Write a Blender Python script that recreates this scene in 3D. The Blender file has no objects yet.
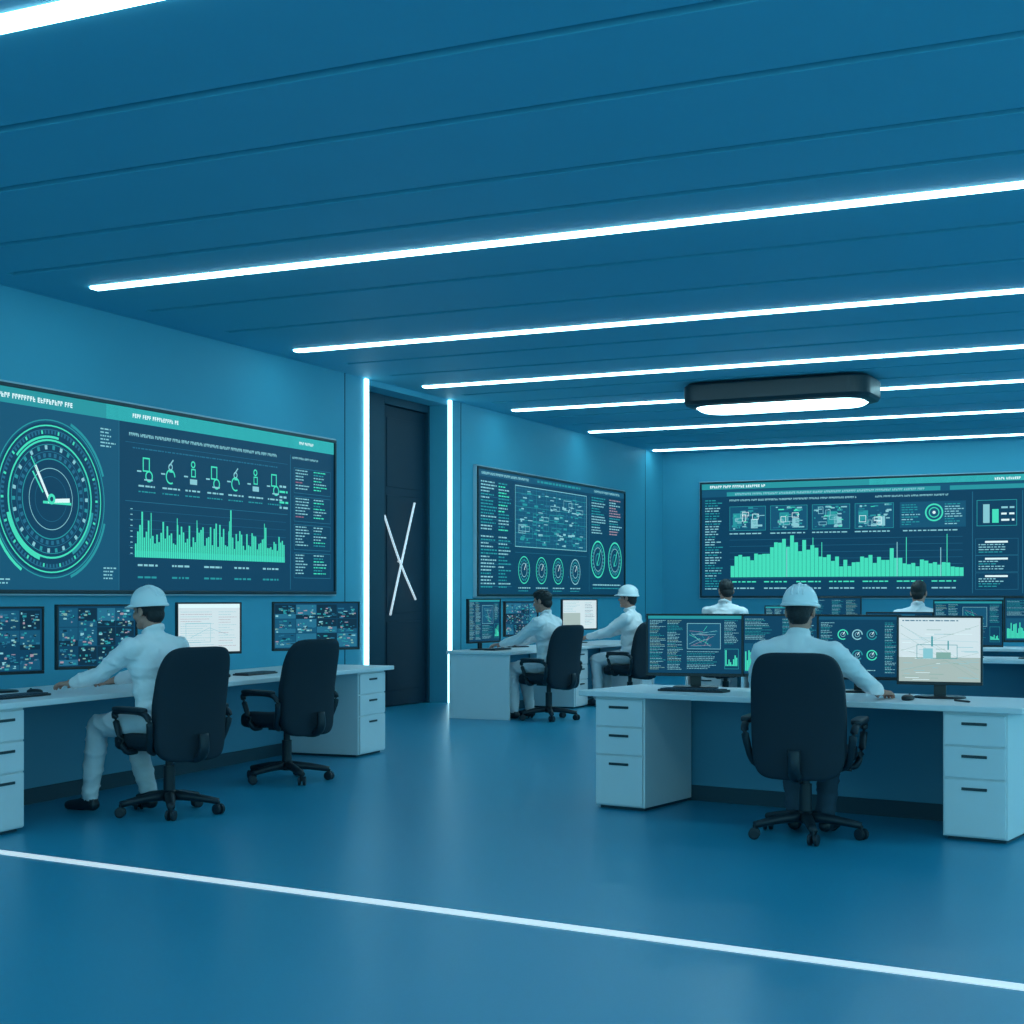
import bpy, bmesh, math, random
import numpy as np
from mathutils import Vector, Matrix, noise
random.seed(7)
scene = bpy.context.scene
COL = scene.collection
scene.view_settings.view_transform = 'Standard'
scene.view_settings.look = 'None'

# ------------------------------------------------------------ materials
def mat(name, col, rough=0.6, metal=0.0, emit=None, es=0.0, bump=0.0, bscale=20.0, var=0.0, vscale=3.0, spec=0.5):
    m = bpy.data.materials.new(name); m.use_nodes = True
    nt = m.node_tree; b = nt.nodes['Principled BSDF']
    b.inputs['Base Color'].default_value = (*col, 1)
    b.inputs['Roughness'].default_value = rough
    b.inputs['Metallic'].default_value = metal
    b.inputs['Specular IOR Level'].default_value = spec
    if emit:
        b.inputs['Emission Color'].default_value = (*emit, 1)
        b.inputs['Emission Strength'].default_value = es
    if bump > 0 or var > 0:
        tc = nt.nodes.new('ShaderNodeTexCoord')
    if bump > 0:
        n = nt.nodes.new('ShaderNodeTexNoise'); n.inputs['Scale'].default_value = bscale
        n.inputs['Detail'].default_value = 4
        bp = nt.nodes.new('ShaderNodeBump'); bp.inputs['Strength'].default_value = bump
        bp.inputs['Distance'].default_value = 0.02
        nt.links.new(tc.outputs['Object'], n.inputs['Vector'])
        nt.links.new(n.outputs['Fac'], bp.inputs['Height'])
        nt.links.new(bp.outputs['Normal'], b.inputs['Normal'])
    if var > 0:
        n = nt.nodes.new('ShaderNodeTexNoise'); n.inputs['Scale'].default_value = vscale
        n.inputs['Detail'].default_value = 5
        mr = nt.nodes.new('ShaderNodeMapRange')
        mr.inputs['To Min'].default_value = 1 - var; mr.inputs['To Max'].default_value = 1 + var
        mx = nt.nodes.new('ShaderNodeVectorMath'); mx.operation = 'SCALE'
        mx.inputs[0].default_value = col
        nt.links.new(tc.outputs['Object'], n.inputs['Vector'])
        nt.links.new(n.outputs['Fac'], mr.inputs['Value'])
        nt.links.new(mr.outputs['Result'], mx.inputs['Scale'])
        nt.links.new(mx.outputs[0], b.inputs['Base Color'])
    return m

M = {}
M['wall'] = mat('wall_paint', (0.080, 0.410, 0.555), 0.6, var=0.04, vscale=1.2, spec=0.3)
M['floor'] = mat('floor_vinyl', (0.018, 0.285, 0.440), 0.32, var=0.05, vscale=60, bump=0.03, bscale=150, spec=0.35)
M['ceil'] = mat('ceiling_panel', (0.110, 0.475, 0.635), 0.6, var=0.03, vscale=2, spec=0.3)
M['gap'] = mat('ceiling_gap', (0.003, 0.015, 0.03), 0.8)
M['strip'] = mat('led_diffuser', (0.9, 0.95, 1), 0.4, emit=(0.49, 0.90, 0.99), es=11.0)
M['vstrip'] = mat('led_vertical', (0.9, 0.95, 1), 0.4, emit=(0.50, 0.90, 1.0), es=4.0)
M['line'] = mat('floor_line_glow', (0.8, 0.9, 0.92), 0.4, emit=(0.9, 0.93, 0.95), es=0.45)  # white line with a faint emission added to keep it bright
M['door'] = mat('door_dark', (0.008, 0.035, 0.06), 0.5, spec=0.2)
M['doorframe'] = mat('door_frame', (0.010, 0.06, 0.095), 0.5, spec=0.25)
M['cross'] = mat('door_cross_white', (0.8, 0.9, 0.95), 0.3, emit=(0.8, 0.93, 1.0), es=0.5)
M['pend'] = mat('pendant_shell', (0.006, 0.02, 0.03), 0.4)
M['deskw'] = mat('desk_laminate', (0.80, 0.78, 0.80), 0.45, var=0.02, vscale=8)
M['desk_shade'] = mat('desk_panel_blue_shade', (0.07, 0.26, 0.37), 0.5)  # blue-grey panel with the leg-space shade put into its colour
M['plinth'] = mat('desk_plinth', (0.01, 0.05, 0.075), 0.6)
M['handle'] = mat('drawer_handle', (0.02, 0.04, 0.05), 0.4)
M['chair'] = mat('chair_fabric', (0.014, 0.027, 0.040), 0.8, bump=0.15, bscale=300, spec=0.3)
M['chairp'] = mat('chair_plastic', (0.010, 0.020, 0.030), 0.45, spec=0.4)
M['mon'] = mat('monitor_plastic', (0.008, 0.012, 0.018), 0.35)
M['frame'] = mat('screen_frame', (0.01, 0.035, 0.05), 0.4)
M['frame_l'] = mat('screen_trim', (0.45, 0.58, 0.65), 0.35, metal=0.3)
M['shirt'] = mat('shirt_cloth', (0.95, 0.87, 0.88), 0.85, bump=0.5, bscale=11, spec=0.2)
M['pants'] = mat('trouser_cloth', (0.72, 0.68, 0.71), 0.85, bump=0.45, bscale=11, spec=0.2)
M['pants_shade'] = mat('trouser_cloth_shaded', (0.04, 0.07, 0.10), 0.85, bump=0.45, bscale=11, spec=0.2)  # trousers darkened: shade under the chair is put into the cloth colour
M['shoe'] = mat('shoe_leather', (0.010, 0.02, 0.03), 0.4)
M['skin'] = mat('skin', (0.55, 0.26, 0.20), 0.6, spec=0.25)
M['lips'] = mat('lips', (0.42, 0.12, 0.10), 0.5)
M['hair'] = mat('hair', (0.012, 0.012, 0.015), 0.6, bump=0.4, bscale=90)
M['eye'] = mat('eye_white', (0.8, 0.75, 0.8), 0.3)
M['iris'] = mat('iris', (0.01, 0.01, 0.015), 0.2)
M['helmet'] = mat('hard_hat_plastic', (0.97, 0.93, 0.93), 0.3)
M['key'] = mat('keycaps', (0.02, 0.05, 0.08), 0.5)

def scr(name, c, s=1.0):
    m = mat(name, (c[0]*0.1, c[1]*0.1, c[2]*0.1), 0.45, emit=c, es=s, spec=0.2)
    try: m.cycles.emission_sampling = 'NONE'
    except Exception: pass
    return m
def L(r, g, b):
    f = lambda v: ((v/255+0.055)/1.055)**2.4 if v > 10 else v/255/12.92
    return (f(r), f(g), f(b))
SM = [scr('scr_bg', L(12, 62, 92)), scr('scr_panel', L(20, 82, 113)), scr('scr_header', L(55, 178, 182)),
      scr('scr_green', L(68, 218, 184)), scr('scr_text', L(132, 195, 206)), scr('scr_white', L(220, 245, 248)),
      scr('scr_red', L(150, 100, 122)), scr('scr_grid', L(36, 106, 136)), scr('scr_light', L(205, 223, 228)),
      scr('scr_amber', L(124, 168, 160)), scr('scr_dark', L(10, 44, 66)), scr('scr_pink', L(160, 140, 155)),
      scr('scr_tealmid', L(40, 146, 156)), scr('scr_landsand', L(165, 184, 180))]
BG, PAN, HDR, GRN, TXT, WHT, RED, GRD, LGT, AMB, DRK, PNK, TMD, SND = range(14)

# ------------------------------------------------------------ mesh builder
class MB:
    def __init__(s): s.v = []; s.f = []; s.m = []; s.s = []
    def add(s, vs, fs, mi=0, smooth=False):
        o = len(s.v); s.v += [tuple(v) for v in vs]
        for f in fs:
            s.f.append([i+o for i in f]); s.m.append(mi); s.s.append(smooth)
    def box(s, x0, x1, y0, y1, z0, z1, mi=0):
        vs = [(x0,y0,z0),(x1,y0,z0),(x1,y1,z0),(x0,y1,z0),(x0,y0,z1),(x1,y0,z1),(x1,y1,z1),(x0,y1,z1)]
        s.add(vs, [(0,3,2,1),(4,5,6,7),(0,1,5,4),(1,2,6,5),(2,3,7,6),(3,0,4,7)], mi)
    def quad(s, a, b, c, d, mi=0): s.add([a, b, c, d], [(0,1,2,3)], mi)
    def lathe(s, prof, n=24, c=(0,0,0), mi=0, smooth=True, sx=1, sy=1, axis='Z'):
        vs = []
        for r, z in prof:
            for i in range(n):
                a = 2*math.pi*i/n
                p = (r*math.cos(a)*sx, r*math.sin(a)*sy, z)
                if axis == 'X': p = (p[2], p[0], p[1])
                if axis == 'Y': p = (p[1], p[2], p[0])
                vs.append((p[0]+c[0], p[1]+c[1], p[2]+c[2]))
        fs = []
        for j in range(len(prof)-1):
            for i in range(n):
                k = (i+1) % n
                fs.append((j*n+i, j*n+k, (j+1)*n+k, (j+1)*n+i))
        fs.append(tuple(reversed(range(n)))); fs.append(tuple(range((len(prof)-1)*n, len(prof)*n)))
        s.add(vs, fs, mi, smooth)
    def cyl(s, c, r, h, n=24, mi=0, axis='Z', bev=0.0):
        if bev: s.lathe([(r-bev, 0), (r, bev), (r, h-bev), (r-bev, h)], n, c, mi, False, axis=axis)
        else: s.lathe([(r, 0), (r, h)], n, c, mi, False, axis=axis)
    def tube(s, pts, r, n=10, mi=0, sm=3, flat=1.0):
        P = [Vector(p) for p in pts]
        if sm > 1 and len(P) > 2:
            Q = []
            for i in range(len(P)-1):
                p0 = P[max(i-1, 0)]; p1 = P[i]; p2 = P[i+1]; p3 = P[min(i+2, len(P)-1)]
                for k in range(sm):
                    t = k/sm
                    Q.append(0.5*((2*p1)+(-p0+p2)*t+(2*p0-5*p1+4*p2-p3)*t*t+(-p0+3*p1-3*p2+p3)*t**3))
            Q.append(P[-1]); P = Q
        vs = []; N = len(P)
        for i, p in enumerate(P):
            t = (P[min(i+1, N-1)]-P[max(i-1, 0)]).normalized()
            up = Vector((0, 0, 1)) if abs(t.z) < 0.95 else Vector((0, 1, 0))
            a = t.cross(up).normalized(); b = a.cross(t)
            rr = r if not isinstance(r, (list, tuple)) else r[0]+(r[1]-r[0])*i/(N-1)
            for k in range(n):
                an = 2*math.pi*k/n
                vs.append(p+a*math.cos(an)*rr*flat+b*math.sin(an)*rr)
        fs = []
        for j in range(N-1):
            for i in range(n):
                k = (i+1) % n
                fs.append((j*n+i, j*n+k, (j+1)*n+k, (j+1)*n+i))
        fs.append(tuple(reversed(range(n)))); fs.append(tuple(range((N-1)*n, N*n)))
        s.add(vs, fs, mi, True)
    def sell(s, c, r, e1=0.3, e2=0.3, nu=40, nv=24, mi=0, fn=None):
        sp = lambda w, e: math.copysign(abs(w)**e, w)
        vs = []
        for j in range(nv+1):
            ph = -math.pi/2+math.pi*j/nv
            for i in range(nu):
                th = 2*math.pi*i/nu
                p = [r[0]*sp(math.cos(ph), e1)*sp(math.cos(th), e2), r[1]*sp(math.cos(ph), e1)*sp(math.sin(th), e2), r[2]*sp(math.sin(ph), e1)]
                if fn: p = fn(*p)
                vs.append((p[0]+c[0], p[1]+c[1], p[2]+c[2]))
        fs = []
        for j in range(nv):
            for i in range(nu):
                k = (i+1) % nu
                fs.append((j*nu+i, j*nu+k, (j+1)*nu+k, (j+1)*nu+i))
        s.add(vs, fs, mi, True)
    def obj(s, name, mats, parent=None, bevel=0, loc=None, rotz=0):
        me = bpy.data.meshes.new(name); me.from_pydata(s.v, [], s.f)
        for m in mats: me.materials.append(m)
        me.polygons.foreach_set('material_index', s.m)
        me.polygons.foreach_set('use_smooth', s.s); me.update()
        o = bpy.data.objects.new(name, me); COL.objects.link(o)
        if parent: o.parent = parent
        if loc: o.location = loc
        o.rotation_euler[2] = rotz
        if bevel:
            b = o.modifiers.new('bevel', 'BEVEL'); b.width = bevel; b.segments = 2; b.limit_method = 'ANGLE'
        return o

def empty(name, loc=(0,0,0), rotz=0.0, scale=1.0):
    e = bpy.data.objects.new(name, None); COL.objects.link(e)
    e.location = loc; e.rotation_euler[2] = rotz; e.scale = (scale,)*3
    e.empty_display_size = 0.2
    return e
R = math.radians

# ------------------------------------------------------------ room shell
H = 3.87; XW = -8.9; YB = 25.1; XR = 6.0; Y0 = -2.5
b = MB(); b.box(-9.6, XR+0.2, Y0, YB+0.2, -0.1, 0.0); b.obj('floor', [M['floor']])
DY0, DY1, DD, DZ = 14.95, 16.94, 0.30, 3.80
b = MB()
b.box(XW-0.6, XW, Y0, DY0, 0, H+0.2); b.box(XW-0.6, XW, DY1, YB, 0, H+0.2)
b.box(XW-0.6, XW, DY0, DY1, DZ, H+0.2); b.box(XW-0.6, XW-DD-0.06, DY0, DY1, 0, DZ)
b.obj('wall_left', [M['wall']])
b = MB(); b.box(XW-0.6, XR+0.2, YB, YB+0.2, 0, H+0.2); b.obj('wall_back', [M['wall']])
strips = [(5.0, -8.4), (9.60, -8.30), (12.92, -8.54), (15.8, -8.62), (18.3, -8.62), (21.2, -8.70), (24.35, -8.80)]
grooves = [-1.3, -0.2, 0.9, 2.0, 3.0, 4.0, 6.14, 7.05, 8.15, 8.92, 10.6, 11.75, 13.9, 14.85, 16.65, 17.5, 19.25, 20.2, 22.2, 23.25]
cuts = sorted([(y, 0.085) for y in grooves]+[(y, 0.11 if y > 6 else .15) for y, x in strips])
b = MB()
b.box(XW, XR, Y0, YB, H+0.16, H+0.2, 1)
b.box(XW, -8.84, Y0, YB, H, H+0.17)
prev = Y0
for y, w in cuts+[(YB+0.02, 0.04)]:
    b.box(-8.835, XR, prev, y-w/2, H, H+0.17); prev = y+w/2
for y in grooves: b.box(-8.835, -8.55, y-.047, y+.047, H, H+.17)
for y, x in strips: b.box(-8.835, x-.01, y-.07, y+.07, H, H+.17)
b.obj('ceiling', [M['ceil'], M['gap']], bevel=0.005)
for y, x in strips:
    hw = .05 if y > 6 else .07
    b = MB(); b.box(x, XR-0.1, y-hw, y+hw, H-0.018, H+0.09)
    b.obj('led_ceiling_strip', [M['strip']], bevel=0.008)
b = MB(); b.box(XW, XW+0.015, Y0, DY0-0.1, 0, 0.10); b.box(XW, XW+0.015, DY1+0.08, YB, 0, 0.10); b.obj('baseboard_left', [M['doorframe']])
b = MB(); b.box(XW+0.02, XR, YB-0.015, YB, 0, 0.10); b.obj('baseboard_back', [M['doorframe']])
b = MB()
for y in (14.45, 17.3, 24.2): b.box(XW, XW+0.004, y-0.006, y+0.006, 0.1, H)
b.obj('trim_1', [M['doorframe']])
for y in (DY0-0.05, DY1+0.03):
    b = MB(); b.box(XW, XW+0.03, y-0.035, y+0.035, 0.0, H-0.01); b.obj('led_wall_strip', [M['vstrip']], bevel=0.006)
# door
d = empty('door_1', (XW-DD, DY0, 0))
b = MB(); W_ = DY1-DY0
b.box(-0.05, 0.04, 0.0, 0.84, 0, DZ); b.box(-0.05, 0.04, W_-0.05, W_, 0, DZ); b.box(-0.05, 0.04, 0.84, W_-0.05, DZ-0.10, DZ)
b.obj('door_frame', [M['doorframe']], d, 0.006)
b = MB()
b.box(-0.04, 0.0, 0.85, W_-0.06, 0.01, DZ-0.11)
for z0, z1 in ((0.2, 1.05), (1.15, 2.6), (2.7, 3.55)):
    b.box(0.0, 0.008, 0.95, W_-0.16, z0, z1)
b.obj('door_leaf', [M['door']], d, 0.004)
b = MB()
b.tube([(0.035, 0.84, 2.34), (0.04, 1.20, 1.80), (0.035, 1.62, 1.32)], 0.014, 8); b.tube([(0.06, 1.55, 2.53), (0.06, 1.28, 1.92), (0.06, 0.94, 1.13)], 0.014, 8)
b.tube([(0.0, 1.22, 1.79), (0.06, 1.22, 1.79)], 0.012, 8, 0, 1)
b.obj('cross_bars', [M['cross']], d)
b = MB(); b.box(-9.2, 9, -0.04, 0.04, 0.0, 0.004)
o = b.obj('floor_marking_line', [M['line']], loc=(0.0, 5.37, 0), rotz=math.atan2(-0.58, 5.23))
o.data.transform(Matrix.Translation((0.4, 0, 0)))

# pendant
def stadium(hx, hy, rad=None, n=10):
    r = min(rad if rad else hy, hy); pts = []
    for (cx, cy, a0) in ((hx-r, -(hy-r), -90), (hx-r, hy-r, 0), (-(hx-r), hy-r, 90), (-(hx-r), -(hy-r), 180)):
        for i in range(n+1):
            a = R(a0+90*i/n); pts.append((cx+r*math.cos(a), cy+r*math.sin(a)))
    return pts
def prism(b, prof, mi=0, rad=None):
    n = None; vs = []
    for hx, hy, z in prof:
        st = stadium(hx, hy, rad); n = len(st); vs += [(x, y, z) for x, y in st]
    fs = []
    for j in range(len(prof)-1):
        for i in range(n):
            k = (i+1) % n; fs.append((j*n+i, j*n+k, (j+1)*n+k, (j+1)*n+i))
    fs.append(tuple(reversed(range(n)))); fs.append(tuple(range((len(prof)-1)*n, len(prof)*n)))
    b.add(vs, fs, mi, False)
p = empty('ceiling_light_box', (-4.64, 17.2, 3.585), R(-1))
b = MB(); prism(b, [(1.02, 0.38, 0.0), (1.08, 0.43, 0.02), (1.10, 0.45, 0.06), (1.10, 0.45, 0.24), (1.06, 0.42, 0.275), (1.02, 0.38, 0.28)], 0, .22); b.obj('shell', [M['pend']], p)
b = MB(); prism(b, [(0.95, 0.33, -0.03), (0.99, 0.37, 0.0), (0.99, 0.37, 0.03)], 0, .28); b.obj('diffuser', [M['strip']], p)
b = MB(); b.box(-0.8, 0.8, -0.2, 0.2, 0.27, 0.285); b.obj('ceiling_mount', [M['pend']], p)

# ------------------------------------------------------------ screen canvases
class Canvas:
    def __init__(s, w, h, bg=BG, off=0.0):
        s.b = MB(); s.w = w; s.h = h; s.off = off; s.rect(0, 0, w, h, bg, 0)
    def y(s, l): return -s.off-0.0012*l
    def rect(s, x, y, w, h, m, l=2):
        Y = s.y(l); x -= s.w/2
        s.b.quad((x, Y, y), (x+w, Y, y), (x+w, Y, y+h), (x, Y, y+h), m)
    def outline(s, x, y, w, h, m, t=0.006, l=3):
        s.rect(x, y, w, t, m, l); s.rect(x, y+h-t, w, t, m, l); s.rect(x, y+t, t, h-2*t, m, l); s.rect(x+w-t, y+t, t, h-2*t, m, l)
    def seg(s, x0, y0, x1, y1, t, m, l=4):
        dx, dy = x1-x0, y1-y0; n = math.hypot(dx, dy) or 1; nx, ny = -dy/n*t/2, dx/n*t/2; Y = s.y(l); o = -s.w/2
        s.b.quad((x0+o+nx, Y, y0+ny), (x0+o-nx, Y, y0-ny), (x1+o-nx, Y, y1-ny), (x1+o+nx, Y, y1+ny), m)
    def ring(s, cx, cy, r0, r1, m, a0=0, a1=360, l=3, n=None):
        n = n or max(6, int((a1-a0)/6)); Y = s.y(l); o = -s.w/2
        for i in range(n):
            a = R(a0+(a1-a0)*i/n); c = R(a0+(a1-a0)*(i+1)/n)
            P = lambda r, t: (cx+o+r*math.cos(t), Y, cy+r*math.sin(t))
            s.b.quad(P(r0, a), P(r1, a), P(r1, c), P(r0, c), m)
    def text(s, x, y, h, w, m, l=4):
        e = x+w; cw = h*0.8
        while x+cw*0.8 < e:
            n = random.randint(4, 10)
            for i in range(n):
                if x+cw*0.8 > e: break
                k = random.random(); t = h*0.24
                s.rect(x, y, t, h, m, l)
                if k < 0.75: s.rect(x+t, y+h-t, cw*0.75-t, t, m, l)
                if k > 0.3: s.rect(x+t, y+h*0.4, cw*0.75-t, t, m, l)
                if k < 0.5: s.rect(x+cw*0.75-t, y+h*0.45, t, h*0.5, m, l)
                if k > 0.6: s.rect(x+t, y, cw*0.75-t, t, m, l)
                x += cw
            x += cw*0.6
    def words(s, x, y, h, w, m, l=4):
        e = x+w
        while x < e-h:
            n = min(random.uniform(1.2, 5)*h, e-x)
            s.rect(x, y, n, h, m, l); x += n+h*random.uniform(.6, 1.4)
    def column(s, x, y0, y1, w, h, gap, mats=(TXT,), l=4):
        y = y1-h
        while y > y0:
            s.words(x, y, h, w*random.uniform(.5, 1), random.choice(mats), l); y -= gap
    def bars(s, x, y, w, hmax, n, m, env, l=4, fill=0.8):
        bw = w/n
        for i in range(n): s.rect(x+i*bw, y, bw*fill, max(0.01, hmax*env(i/n)), m, l)
    def obj(s, name, parent): return s.b.obj(name, SM, parent)

def wall_screen(loc, rotz, w, h, fill):
    e = empty('wall_display_screen', loc, rotz)
    b = MB(); t = 0.03
    b.box(-w/2-t, w/2+t, -0.07, 0, -t, 0); b.box(-w/2-t, w/2+t, -0.07, 0, h, h+t)
    b.box(-w/2-t, -w/2, -0.07, 0, 0, h); b.box(w/2, w/2+t, -0.07, 0, 0, h); b.box(-w/2, w/2, -0.045, 0, 0, h)
    b.obj('frame', [M['frame']], e, 0.005)
    b = MB(); t2 = 0.048
    b.box(-w/2-t2, w/2+t2, -0.05, 0, -t2, -t-0.002); b.box(-w/2-t2, w/2+t2, -0.05, 0, h+t+0.002, h+t2)
    b.box(-w/2-t2, -w/2-t-0.002, -0.05, 0, -t, h+t); b.box(w/2+t+0.002, w/2+t2, -0.05, 0, -t, h+t)
    b.obj('trim_edge', [M['frame_l']], e, 0.003)
    c = Canvas(w, h, BG, 0.047); fill(c); c.obj('display', e)
    return e

def fill_a(c):
    w, h = c.w, c.h
    c.rect(0, h-0.13, w, 0.13, TMD, 1); c.rect(1.5, h-0.13, w-1.5, 0.13, HDR, 1)
    c.text(0.14, h-0.09, 0.042, 0.95, WHT); c.text(1.85, h-0.085, 0.038, 0.66, WHT); c.text(4.55, h-0.08, 0.03, 0.3, WHT)
    c.rect(0, 0, 1.66, h-0.13, PAN, 1); c.rect(1.66, 0, 0.010, h-0.13, GRD, 3)
    cx, cy = 0.81, 0.76
    c.ring(cx, cy, 0.0, 0.64, BG, l=2)
    for r, t, m in ((0.665, .010, TMD), (0.62, .012, GRN), (0.585, .008, GRD), (0.50, .016, GRN), (0.46, .006, TMD), (0.40, .006, GRD), (0.34, .010, TMD), (.26, .006, TXT), (.19, .004, GRD)):
        c.ring(cx, cy, r-t, r, m)
    for a in range(0, 360, 4): c.ring(cx, cy, 0.545, 0.575, GRD if a % 20 else GRN, a, a+2, n=1)
    for a in range(0, 360, 12): c.ring(cx, cy, 0.415, 0.450, TMD if a % 24 else TXT, a, a+4, n=1)
    for a in range(0, 360, 10): c.ring(cx, cy, 0.35, 0.385, GRD, a, a+5, n=1)
    c.ring(cx, cy, 0.675, 0.70, GRN, 200, 240); c.ring(cx, cy, 0.675, 0.70, TMD, 290, 345); c.ring(cx, cy, .675, .70, TMD, 20, 70)
    c.ring(cx, cy, 0.50, 0.53, GRN, 195, 255); c.ring(cx, cy, 0.50, 0.53, TMD, 300, 350); c.ring(cx, cy, .51, .53, GRN, 80, 140)
    c.seg(cx-0.03, cy+0.00, cx-0.19, cy+0.27, 0.026, WHT, 6); c.seg(cx-0.10, cy-0.03, cx+0.24, cy-0.03, 0.022, GRN, 6)
    c.seg(cx-0.10, cy+0.05, cx-0.22, cy+0.22, 0.016, GRN, 6)
    c.seg(cx-0.04, cy-0.02, cx+0.22, cy+0.0, 0.035, WHT, 6); c.seg(cx-0.24, cy+0.34, cx-.16, cy+0.22, 0.012, GRN, 6)
    c.ring(cx, cy, 0.0, 0.045, GRN, l=7); c.ring(cx, cy, 0.0, 0.02, BG, l=8)
    c.column(1.42, h-0.40, h-0.22, 0.2, 0.012, 0.03); c.column(1.46, 0.08, 0.2, 0.18, 0.012, 0.03); c.column(0.05, 0.04, 0.12, 0.3, 0.012, 0.03)
    c.text(1.80, h-0.25, 0.030, 2.35, TXT); c.text(4.42, h-0.24, 0.022, 0.5, TXT)
    c.words(1.85, h-0.36, 0.012, 2.3, GRD)
    for i in range(7):
        cx = 2.03+i*0.34; cy = h-0.56
        c.seg(cx-.12, cy+.0, cx-.06, cy+.0, .014, TXT)
        if i % 3 == 0:
            c.outline(cx-.04, cy+.0, .10, .13, GRN, .014); c.ring(cx+.05, cy-.04, .038, .053, GRN); c.rect(cx-.02, cy-.08, .12, .014, TXT, 4)
        elif i % 3 == 1:
            c.ring(cx+.02, cy-.02, .055, .070, GRN, 0, 300); c.seg(cx, cy+.08, cx+.06, cy+.14, .014, TXT); c.rect(cx, cy+.02, .05, .02, GRN, 4); c.ring(cx+.02, cy+.07, .02, .032, TXT)
        else:
            c.rect(cx-.03, cy-.07, .11, .05, TXT, 4); c.outline(cx-.01, cy+.0, .07, .08, GRN, .012); c.ring(cx+.02, cy+.12, .02, .034, GRN)
        c.words(cx-0.1, cy-0.14, 0.016, 0.26, TXT); c.words(cx-0.1, cy-0.19, 0.012, 0.24, TMD)
    for k in range(5): c.words(4.18, h-0.78+k*0.055, 0.022, 0.16, GRN if k % 2 else TXT)
    c.rect(1.75, 0.80, 2.58, 0.006, GRD, 3); c.rect(1.75, h-.31, 2.58, 0.004, GRD, 3)
    for k in range(6): c.rect(1.80, 0.32+k*0.08, 2.5, 0.003, GRD, 2)
    for k in range(9): c.rect(1.82, 0.33+k*0.05, 0.03, 0.008, TXT, 3)
    def env(t):
        return 0.24+0.44*random.random()*(1.25 if .1 < t < .62 else .8)+(0.45*random.random() if random.random() < 0.18 else 0)
    c.bars(1.88, 0.30, 2.40, 0.46, 80, GRN, env, fill=0.76); c.rect(1.88, .30, 2.4, .06, TMD, 3)
    for x in (2.1, 2.48, 2.78, 3.3, 3.9): c.rect(x, .3, .012, random.uniform(.36, .52), GRN, 5)
    for yy in (0.22, 0.11):
        for k in range(5): c.words(1.92+k*0.49, yy, 0.018, 0.28, TXT if yy > .2 else TMD)
    c.rect(4.38, 0.02, 0.010, h-0.22, GRD, 3)
    for k, yy in enumerate((1.22, 0.92, 0.62, 0.32)):
        c.outline(4.45, yy-0.18, 0.72, 0.27, GRD)
        c.column(4.48, yy-0.16, yy+0.07, 0.28, 0.012, 0.032, (TXT, TXT, RED if k < 2 else TXT)); c.column(4.83, yy-0.16, yy+0.07, 0.28, 0.012, 0.032, (TXT, TMD, GRN))
def fill_b(c):
    w, h = c.w, c.h
    c.rect(0, h-0.09, w, 0.09, PAN, 1); c.text(0.1, h-0.065, 0.035, 1.5, TXT); c.text(w-1.3, h-0.065, 0.035, 1.1, TXT); c.words(1.9, h-.06, .03, 1.6, TMD)
    c.column(0.08, 0.86, h-0.15, 0.5, 0.018, 0.042, (TXT, TMD, TXT)); c.column(0.62, 0.86, h-0.15, 0.4, 0.018, 0.042, (TXT, TMD, GRN)); c.column(0.08, 0.08, 0.78, 0.5, 0.018, 0.045, (TXT, TMD, TXT)); c.column(0.62, 0.08, 0.78, 0.4, 0.018, 0.045, (TMD, TXT))
    for k in range(5): c.rect(.06, .1+k*.3, .98, .006, GRD, 3)
    c.rect(1.15, .66, 2.6, .86, PAN, 2); c.outline(1.15, 0.66, 2.6, 0.86, TXT, 0.010)
    for k in range(22): c.seg(1.15+k*0.12, 0.67, 1.15+k*0.12, 1.51, 0.006, GRD if k % 3 else TMD, 3)
    for k in range(14): c.seg(1.16, 0.67+k*0.062, 3.74, 0.67+k*0.062, 0.006, GRD if k % 3 else TMD, 3)
    for k in range(150):
        x = 1.2+random.random()*2.3; y = .70+random.random()*.76
        c.rect(x, y, random.uniform(.04, .16), random.choice((.012, .018, .03)), random.choice((TXT, GRD, TMD, TMD, TXT)), 4)
    for k in range(16):
        x = 1.25+random.random()*2.1; y = .72+random.random()*.6; c.outline(x, y, random.uniform(.1, .35), random.uniform(.06, .16), random.choice((TXT, TMD)), .008, 5)
    c.rect(1.15, .58, 2.6, .006, GRD, 3)
    for i, cx in enumerate((1.45, 2.05, 2.65, 3.3)):
        c.ring(cx, 0.34, 0.18, 0.195, GRN if i != 3 else TXT); c.ring(cx, 0.34, 0.09, 0.10, TXT); c.seg(cx, 0.34, cx+0.06, 0.43, .012, WHT); c.words(cx-0.2, 0.08, 0.016, 0.42, TXT); c.words(cx-0.2, 0.04, 0.012, 0.35, TMD)
        for a in range(0, 360, 20): c.ring(cx, 0.34, 0.125, 0.155, TMD, a, a+10, n=1)
    c.rect(3.85, 0.04, 0.010, h-0.18, GRD, 3)
    for cx in (4.22, 4.95):
        c.ring(cx, 0.55, 0.27, 0.295, GRN); c.ring(cx, 0.55, 0.18, 0.19, TXT); c.seg(cx-.05, .45, cx+.1, .7, .02, GRN); c.ring(cx, .55, .08, .1, TMD)
        for a in range(0, 360, 15): c.ring(cx, 0.55, 0.20, 0.245, TMD, a, a+7, n=1)
    c.column(3.95, 0.92, h-0.14, 0.6, 0.018, 0.042, (TXT, TMD)); c.column(4.7, 0.92, h-0.14, 0.55, 0.018, 0.042, (TXT, TMD, PNK)); c.words(4.0, .14, .02, 1.2, TXT); c.words(4.0, .09, .016, 1.2, TMD)
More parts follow.
